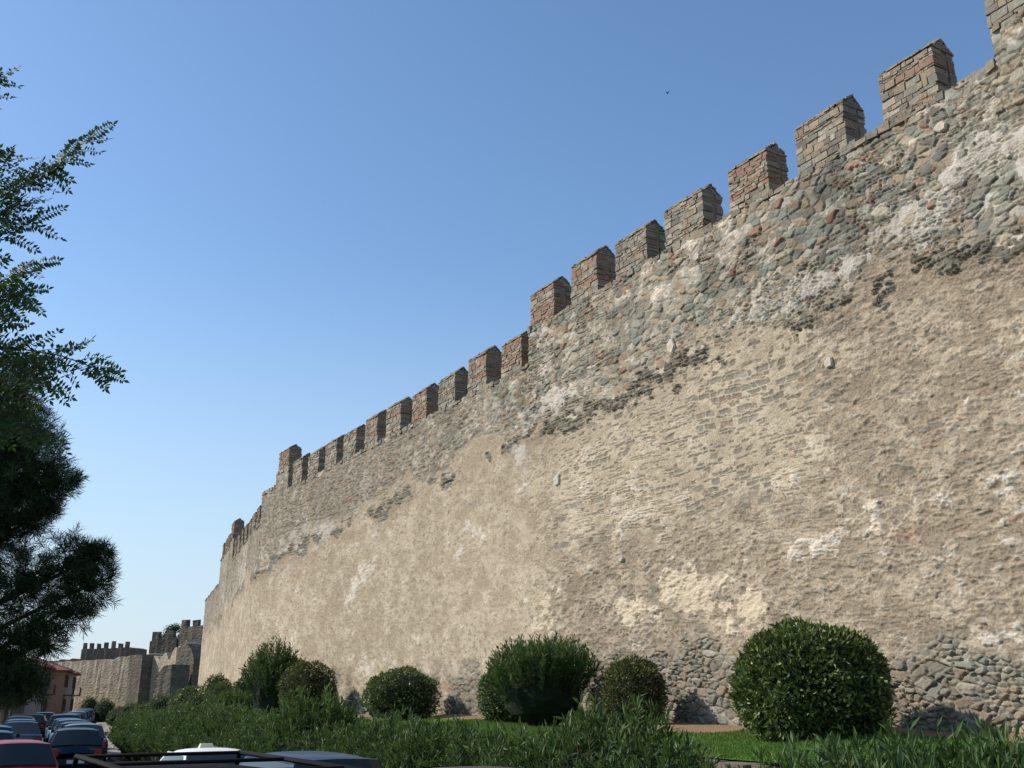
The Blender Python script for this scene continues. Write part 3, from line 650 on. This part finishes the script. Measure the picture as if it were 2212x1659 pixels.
# ------------------------------------------------------------------ vehicles
M_GLASS=simple('car_window_glass',(.018,.024,.026),.06,3,.2,spec=.5)
M_TYRE=simple('tyre_rubber',(.02,.02,.02),.85,20,.2); M_RIM=simple('wheel_metal',(.45,.45,.46),.3,10,.1,metal=.9)
M_TRIM=simple('black_trim',(.02,.02,.021),.5,10,.2); M_RED=simple('tail_lamp_red',(.35,.02,.015),.15,10,.2,spec=.6)
M_LAMP=simple('headlamp_glass',(.55,.57,.58),.08,10,.1,spec=.7); M_PLATE=simple('plate_white',(.7,.7,.68),.5,10,.05)
def paint(name,c,metal=.2,matte=False):
    if matte: return simple(name,c,.85,30,.15,metal=0,spec=.08,coat=0)
    return simple(name,c,.48,60,.10,metal=metal,spec=.28,coat=.12)
def car_parts(P,L=4.1,Wd=1.70,H=1.45,belt=.90,hood=.88,xr=(-1.55,.45),xb=(-1.95,1.15),nose=.62,tail=.86):
    hw=Wd/2; parts=[]
    st=[(-L/2,.34,tail-.22,.80),(-L/2+.06,.24,tail-.03,.92),(-L/2+.25,.20,belt,.985),(-L*.3,.18,belt+.015,1.0),(0,.18,belt+.01,1.0),(xb[1]-.1,.18,belt,1.0),(xb[1]+.25,.19,hood,.99),(L/2-.35,.20,hood-.10,.96),(L/2-.10,.24,nose+.06,.88),(L/2,.32,nose-.08,.76)]
    mb=MB(); vs=[];fs=[]
    for x,zl,zt,w in st:
        w*=hw; prof=[(w*.80,zl),(w*.97,zl+.08),(w,zl+.30),(w*1.0,zt-.22 if zt-.22>zl+.31 else zl+.32),(w*.965,zt-.05),(w*.88,zt),(w*.45,zt+.02),(0,zt+.03)]
        full=prof+[(-a,b) for a,b in reversed(prof[:-1])]
        vs+=[(x,a,b) for a,b in full]
    m=15
    for i in range(len(st)-1):
        for j in range(m): fs.append((i*m+j,i*m+(j+1)%m,(i+1)*m+(j+1)%m,(i+1)*m+j))
    fs.append(tuple(range(m))); fs.append(tuple(reversed(range((len(st)-1)*m,len(st)*m))))
    mb.add(vs,fs)
    me=mb.mesh('body',[P],True); parts.append(('body',me,(0,0,0)))
    wr=hw*.74; wb=hw*.93; zr=H-.07
    mb=MB(); nx,ny=12,10; vs=[];fs=[]
    for i in range(nx+1):
        u=i/nx*2-1
        for j in range(ny+1):
            v=j/ny*2-1; x=(xr[0]+xr[1])/2+(xr[1]-xr[0])/2*u*(1+.03*(1-v*v)); y=wr*v*(1-.05*u*u)
            z=H-.045*abs(u)**2.5-.055*abs(v)**3
            if i in(0,nx) or j in (0,ny): z-=.025
            vs.append((x,y,z))
    for i in range(nx):
        for j in range(ny): a=i*(ny+1)+j; fs.append((a,a+1,a+ny+2,a+ny+1))
    mb.add(vs,fs); parts.append(('roof',mb.mesh('roof',[P],True),(0,0,0)))
    mb=MB()
    for sg in (-1,1):
        def pil(xa,xt,w):
            a=Vector((xa,sg*(wb+.008),belt-.02)); b=Vector((xt,sg*(wr*.97+.008),zr-.01))
            mb.add([a+Vector((-w,0,0)),a+Vector((w,0,0)),b+Vector((w*.8,0,0)),b+Vector((-w*.8,0,0)),a+Vector((-w,-sg*.05,0)),a+Vector((w,-sg*.05,0)),b+Vector((w*.8,-sg*.05,0)),b+Vector((-w*.8,-sg*.05,0))],[(0,1,2,3),(4,5,6,7),(0,1,5,4),(1,2,6,5),(2,3,7,6),(3,0,4,7)])
        pil(xb[1]-.03,xr[1]-.03,.045); pil(xb[0]+.08,xr[0]+.07,.09); pil(-.25,-.35,.045)
        mb.box(xr[0]+.02,xr[1]-.02,sg*wr*.97-.02,sg*wr*.97+.02,zr-.04,zr)
    parts.append(('pillars',mb.mesh('pillars',[P]),(0,0,0)))
    def quad(n,q):
        mb=MB(); q=[Vector(p) for p in q]; vs=[];fs=[]; N=6; nn=(q[1]-q[0]).cross(q[3]-q[0]).normalized()
        for i in range(N+1):
            for j in range(N+1):
                a=i/N;b=j/N; p=q[0]*(1-a)*(1-b)+q[1]*a*(1-b)+q[2]*a*b+q[3]*(1-a)*b
                vs.append(p+nn*.05*(1-(2*a-1)**2) * (1 if n!='side_window' else .2))
        for i in range(N):
            for j in range(N): k=i*(N+1)+j; fs.append((k,k+1,k+N+2,k+N+1))
        mb.add(vs,fs); parts.append((n,mb.mesh(n,[M_GLASS],True),(0,0,0)))
    quad('windshield',[(xb[1],-wb*.96,belt-.01),(xb[1],wb*.96,belt-.01),(xr[1],wr*.95,zr),(xr[1],-wr*.95,zr)])
    quad('rear_window',[(xb[0],wb*.96,belt-.01),(xb[0],-wb*.96,belt-.01),(xr[0],-wr*.95,zr),(xr[0],wr*.95,zr)])
    quad('side_window',[(xb[0],-wb,belt-.01),(xb[1],-wb,belt-.01),(xr[1],-wr*.97,zr),(xr[0],-wr*.97,zr)])
    quad('side_window',[(xb[1],wb,belt-.01),(xb[0],wb,belt-.01),(xr[0],wr*.97,zr),(xr[1],wr*.97,zr)])
    def bx(n,mat,x0,x1,y0,y1,z0,z1):
        mb=MB(); mb.box(x0,x1,y0,y1,z0,z1); parts.append((n,mb.mesh(n,[mat]),(0,0,0)))
    bx('rear_bumper',M_TRIM,-L/2-.05,-L/2+.12,-hw*.86,hw*.86,.32,.50); bx('front_bumper',M_TRIM,L/2-.14,L/2+.04,-hw*.78,hw*.78,.26,.44)
    bx('number_plate',M_PLATE,-L/2-.062,-L/2-.052,-.26,.26,.36,.47)
    for sg in (-1,1):
        y=sorted((sg*hw*.62,sg*hw*.88)); bx('tail_light',M_RED,-L/2-.02,-L/2+.16,y[0],y[1],tail-.28,tail-.08); bx('headlight',M_LAMP,L/2-.20,L/2-.03,sorted((sg*hw*.45,sg*hw*.80))[0],sorted((sg*hw*.45,sg*hw*.80))[1],nose-.12,nose+.03)
        y=sorted((sg*hw*.97,sg*hw*1.12)); bx('door_mirror',M_TRIM,xb[1]-.35,xb[1]-.22,y[0],y[1],belt+.02,belt+.15)
    return parts
def wheel_meshes():
    out=[]
    for n,mat,prof in [('tyre',M_TYRE,[(.19,-.09),(.30,-.09),(.315,-.05),(.315,.05),(.30,.09),(.19,.09)]),('rim',M_RIM,[(.02,.05),(.15,.06),(.195,.085),(.195,-.08),(.02,-.08)])]:
        mb=MB(); vs=[];fs=[]; N=20; m=len(prof)
        for k in range(N):
            th=2*math.pi*k/N
            for r,y in prof: vs.append((r*math.cos(th),y,r*math.sin(th)))
        for k in range(N):
            for j in range(m-1): fs.append((k*m+j,((k+1)%N)*m+j,((k+1)%N)*m+j+1,k*m+j+1))
        mb.add(vs,fs); out.append((n,mb.mesh(n,[mat],True)))
    return out
WM=wheel_meshes()
def make_car(parts,loc,rz,label,cat,L=4.1,Wd=1.7,group='cars on the street beside the wall',extra=None,name='parked_car'):
    r=root(name,loc,rz,label,cat,group)
    for n,me,p in parts: child(link(n,me),r,p)
    for x in (-L*.31,L*.31):
        for sg in (-1,1):
            w=link('wheel',WM[0][1]); child(w,r,(x,sg*(Wd/2-.08),.315),0 if sg>0 else math.pi)
            rm=link('rim',WM[1][1]); child(rm,w)
    return r
STY={'hatch':dict(L=3.9,H=1.40,xr=(-1.50,.30),xb=(-1.85,1.05)),
     'sedan':dict(L=4.45,H=1.42,xr=(-1.05,.40),xb=(-1.65,1.20),tail=.88),
     'suv':dict(L=4.3,Wd=1.74,H=1.54,belt=1.0,hood=.96,xr=(-1.75,.50),xb=(-2.05,1.15),nose=.72,tail=.96),
     'van':dict(L=4.7,Wd=1.80,H=1.84,belt=1.12,hood=1.05,xr=(-2.1,1.3),xb=(-2.25,1.9),nose=.80,tail=1.05)}
PT={}
def pcar(style,colr,s,d,label,face=0,dz=0,name='parked_car',cat='car',metal=.35,matte=False):
    key=(style,colr)
    if key not in PT: PT[key]=car_parts(paint('car_paint_%d'%len(PT),colr,metal*.5,matte),**STY[style])
    st=STY[style]; slope=0 if s<35 else (math.atan(.10) if s<65 else math.atan(.18))
    return make_car(PT[key],W(s,d,dz),A-slope+face,label,cat,st['L'],st.get('Wd',1.7),name=name)
WHT=(.72,.72,.70); BLU=(.025,.065,.12); DBL=(.015,.035,.06); RED=(.30,.05,.06); SIL=(.17,.185,.20); BRN=(.07,.055,.05); TEAL=(.04,.11,.14); BLK=(.008,.008,.009); LBL=(.05,.12,.19)
taxi=pcar('sedan',WHT,20.8,5.45,'white taxi saloon with roof sign parked by the hedge',name='taxi',cat='taxi',metal=0)
mb=MB(); mb.add([(-.07,-.14,1.41),(.07,-.14,1.41),(.07,.14,1.41),(-.07,.14,1.41),(-.04,-.11,1.49),(.04,-.11,1.49),(.04,.11,1.49),(-.04,.11,1.49)],[(0,1,2,3),(4,5,6,7),(0,1,5,4),(1,2,6,5),(2,3,7,6),(3,0,4,7)])
child(link('roof_sign',mb.mesh('roof_sign',[simple('taxi_sign_cream',(.70,.66,.45),.4,5,.05)])),taxi)
pcar('suv',BLU,16.2,5.65,'dark blue tall car parked by the hedge')
pcar('suv',BRN,11.5,6.15,'dark brown car parked by the oleander hedge')
pcar('hatch',DBL,38.5,5.7,'dark blue hatchback parked at the kerb')
pcar('hatch',RED,28.0,2.8,'faded red hatchback driving down the street')
pcar('hatch',BLU,37.0,3.0,'dark blue hatchback waiting in the street')
pcar('hatch',TEAL,43.8,3.6,'teal blue hatchback waiting in the street')
for k,(s,c,sty,l) in enumerate([(44,SIL,'sedan','silver grey saloon parked at the kerb'),(49,BLU,'hatch','blue hatchback parked along the kerb'),(53.5,LBL,'sedan','light blue saloon parked along the kerb'),(58.5,TEAL,'hatch','teal hatchback parked along the kerb'),(63,DBL,'suv','dark blue tall car parked along the kerb'),(68,LBL,'hatch','light blue hatchback parked along the kerb'),(74,BLU,'sedan','blue saloon parked along the kerb'),(80,BLK,'hatch','black hatchback parked along the kerb'),(87,SIL,'sedan','silver grey saloon parked along the kerb'),(95,LBL,'hatch','light blue hatchback parked along the kerb'),(104,DBL,'hatch','dark blue hatchback parked along the kerb'),(114,SIL,'hatch','silver grey hatchback parked along the kerb')]):
    pcar(sty,c,s,kerbD(s)-1.15,l)
for s,c,sty,l in [(50,DBL,'sedan','dark blue saloon in the traffic lane'),(57,LBL,'hatch','light blue hatchback in the traffic lane'),(65,BLU,'sedan','blue saloon in the traffic lane'),(75,BLK,'hatch','black hatchback in the traffic lane'),(86,TEAL,'hatch','teal hatchback in the traffic lane')]:
    pcar(sty,c,s,kerbD(s)-3.3,l)
van=pcar('van',BLK,7.8,2.0,'matt black van with roof rails standing on the street',metal=0,cat='van',name='parked_van',matte=True)
M_RAIL=simple('matt_black_rail',(.010,.010,.011),.8,10,.2,spec=.1)
mb=MB()
for y in (-.64,.64): tube(mb,[(-2.0,y,1.76),(-1.95,y,1.875),(1.2,y,1.875),(1.25,y,1.76)],[.02]*4,6)
for x in (-1.2,0,1.15): tube(mb,[(x,-.64,1.875),(x,.64,1.875)],[.016,.016],6)
child(link('roof_rail',mb.mesh('roof_rail',[M_RAIL],True)),van)
# ------------------------------------------------------------------ houses
M_TILE=simple('roof_tile',(.22,.09,.065),.85,6,.3,bumpd=.03); M_WIN=simple('window_pane',(.03,.035,.04),.1,4,.2,spec=.6); M_WOOD=simple('brown_wood',(.12,.06,.035),.7,9,.3)
def house(X,Y,rz,w,dp,st,wallc,label):
    r=root('house',Vector((X,Y,0)),rz,label,'house'); fh=2.8; h=st*fh
    mw=simple('render_'+label[:6],wallc,.9,2,.12,bumpd=.01)
    mb=MB(); mb.box(0,w,0,dp,0,h); child(link('wall',mb.mesh('wall',[mw])),r)
    mb=MB(); e=.6; v=[(-e,-e,h),(w+e,-e,h),(w+e,dp+e,h),(-e,dp+e,h),(w*.3,dp/2,h+1.5),(w*.7,dp/2,h+1.5)]
    v+= [(a,b,z-.14) for a,b,z in v[:4]]
    mb.add(v,[(0,1,5,4),(1,2,5),(2,3,4,5),(3,0,4),(0,1,7,6),(1,2,8,7),(2,3,9,8),(3,0,6,9),(6,7,8,9)])
    x=-e
    while x<w+e:
        t=min(1,max(0,min(x+e,w+e-x)/(w*.3+e))); tube(mb,[(x,-e,h+.03),(x+(0),-e+(dp/2+e)*t,h+1.5*t+.03)],[.07,.07],5); x+=.35
    child(link('roof',mb.mesh('roof',[M_TILE])),r)
    def win(cx,z0,end):
        def B(mb,a,b,o0,o1,z0,z1):
            if end is None: mb.box(a,b,o0,o1,z0,z1)
            elif end==0: mb.box(o0,o1,a,b,z0,z1)
            else: mb.box(w-o1,w-o0,a,b,z0,z1)
        mb=MB(); B(mb,cx-.45,cx+.45,-.02,.05,z0,z0+1.3); wi=child(link('window',mb.mesh('window',[M_WIN])),r)
        mb=MB()
        for q in [(cx-.53,cx-.45,z0-.08,z0+1.38),(cx+.45,cx+.53,z0-.08,z0+1.38),(cx-.45,cx+.45,z0+1.3,z0+1.38),(cx-.45,cx+.45,z0-.08,z0),(cx-.03,cx+.03,z0,z0+1.3)]: B(mb,q[0],q[1],-.07,.02,q[2],q[3])
        child(link('frame',mb.mesh('frame',[M_WOOD])),wi)
    for f in range(st):
        n=max(2,int(w/2.4))
        for k in range(n):
            cx=w*(k+.5)/n
            if f==0 and k==0:
                mb=MB(); mb.box(cx-.5,cx+.5,-.06,.04,0.02,2.2); child(link('door',mb.mesh('door',[M_WOOD])),r); continue
            win(cx,f*fh+.95,None)
        for yy in (dp*.28,dp*.72): win(yy,f*fh+.95,0); win(yy,f*fh+.95,1)
    mb=MB(); mb.box(w*.1,w*.6,-1.0,0,fh-.12,fh+.02)
    for k in range(14): x=w*.1+w*.5*k/13; mb.box(x-.015,x+.015,-.98,-.95,fh+.02,fh+.95)
    mb.box(w*.1,w*.6,-1.0,-.93,fh+.95,fh+1.0)
    child(link('balcony',mb.mesh('balcony',[M_WOOD])),r)
def hs(s,doff,w,dp,st,c,l):
    d=leftD(s)-doff; p=W(s,d,0); slope=math.atan(.18) if s>65 else 0
    house(p.x,p.y,A-slope,w,dp,st,c,l)
for s,doff,w,st,c,l in [(122,1.8,8,2,(.26,.21,.165),'cream rendered house with tiled roof'),(134,.9,10,2,(.34,.19,.125),'salmon rendered house with balcony and red roof'),(149,.6,11,2,(.32,.26,.20),'ochre rendered house with overhanging red roof')]:
    hs(s,doff,w,7.5,st,c,l)
r=root('street_lamp',W(92,leftD(92)-.5,.1),A,'tall thin metal street lamp by the houses','street lamp')
mb=MB(); tube(mb,[(0,0,0),(0,0,3),(0,0,6)],[.08,.06,.045],8); tube(mb,[(0,0,6),(0,-.4,6.5),(0,-1.2,6.6)],[.045,.04,.03],6); child(link('pole',mb.mesh('pole',[M_TRIM],True)),r)
mb=MB(); mb.box(-.12,.12,-1.8,-1.15,6.52,6.66); child(link('lamp_head',mb.mesh('lamp_head',[M_KERB])),r)
# bird
mb=MB()
tube(mb,[(-.10,0,0),(-.05,0,0),(.02,0,0),(.08,0,0),(.10,0,0)],[.004,.022,.028,.02,.004],8)
mb.add([(.03,.01,.01),(.00,.12,.04),(-.10,.24,.03),(-.03,.11,.03),(-.03,.01,.01)],[(0,1,2,3,4)]); mb.add([(.03,-.01,.01),(.00,-.12,.07),(-.10,-.24,.10),(-.03,-.11,.06),(-.03,-.01,.01)],[(0,1,2,3,4)])
mb.add([(-.09,0,0),(-.17,.04,0),(-.13,0,0),(-.17,-.04,0)],[(0,1,2,3)])
b=link('bird',mb.mesh('bird',[M_TRIM]),'small dark swift flying with spread wings','bird'); b.location=(11.2,64,44.1); b.rotation_euler=(.5,.5,.8); b.scale=(1.3,)*3
# ------------------------------------------------------------------ light, sky, camera
el=math.radians(37); hx,hy=-.9916,.131
D=Vector((hx*math.cos(el),hy*math.cos(el),math.sin(el)))
sun=bpy.data.lights.new('sun','SUN'); sun.energy=5.0; sun.angle=math.radians(.5); sun.color=(1,.94,.85)
so=bpy.data.objects.new('sun',sun); COL.objects.link(so); so.rotation_euler=D.to_track_quat('Z','Y').to_euler(); so.location=(-30,0,40)
w=bpy.data.worlds.new('World'); scene.world=w; w.use_nodes=True; nt=w.node_tree; nt.nodes.clear()
sky=nt.nodes.new('ShaderNodeTexSky'); sky.sky_type='NISHITA'; sky.sun_disc=False; sky.sun_elevation=el; sky.sun_rotation=math.atan2(hx,hy)%(2*math.pi)
sky.altitude=50; sky.air_density=1.1; sky.dust_density=.5; sky.ozone_density=2.4
hsv=nt.nodes.new('ShaderNodeHueSaturation'); hsv.inputs['Saturation'].default_value=1.10; hsv.inputs['Value'].default_value=1.18
tc=nt.nodes.new('ShaderNodeTexCoord'); sx=nt.nodes.new('ShaderNodeSeparateXYZ'); nt.links.new(tc.outputs['Generated'],sx.inputs[0])
mr=nt.nodes.new('ShaderNodeMapRange'); mr.interpolation_type='SMOOTHSTEP'; mr.inputs[1].default_value=.42; mr.inputs[2].default_value=-.02; mr.inputs[3].default_value=0; mr.inputs[4].default_value=.82
nt.links.new(sx.outputs[2],mr.inputs[0])
mx=nt.nodes.new('ShaderNodeMix'); mx.data_type='RGBA'; mx.inputs[7].default_value=(3.8,4.75,5.75,1)
nt.links.new(mr.outputs[0],mx.inputs[0]); nt.links.new(hsv.outputs[0],mx.inputs[6])
bg=nt.nodes.new('ShaderNodeBackground'); bg.inputs[1].default_value=.15; wo=nt.nodes.new('ShaderNodeOutputWorld')
nt.links.new(sky.outputs[0],hsv.inputs['Color']); nt.links.new(mx.outputs[2],bg.inputs[0]); nt.links.new(bg.outputs[0],wo.inputs[0])
cam=bpy.data.cameras.new('camera'); cam.lens=35.8; cam.sensor_width=36; cam.clip_end=8000; cam.clip_start=.05
co=bpy.data.objects.new('camera',cam); COL.objects.link(co); co.location=(0,0,2.3); co.rotation_euler=(math.radians(107.2),0,0); scene.camera=co
scene.view_settings.view_transform='Standard'; scene.view_settings.look='None'; scene.view_settings.exposure=0
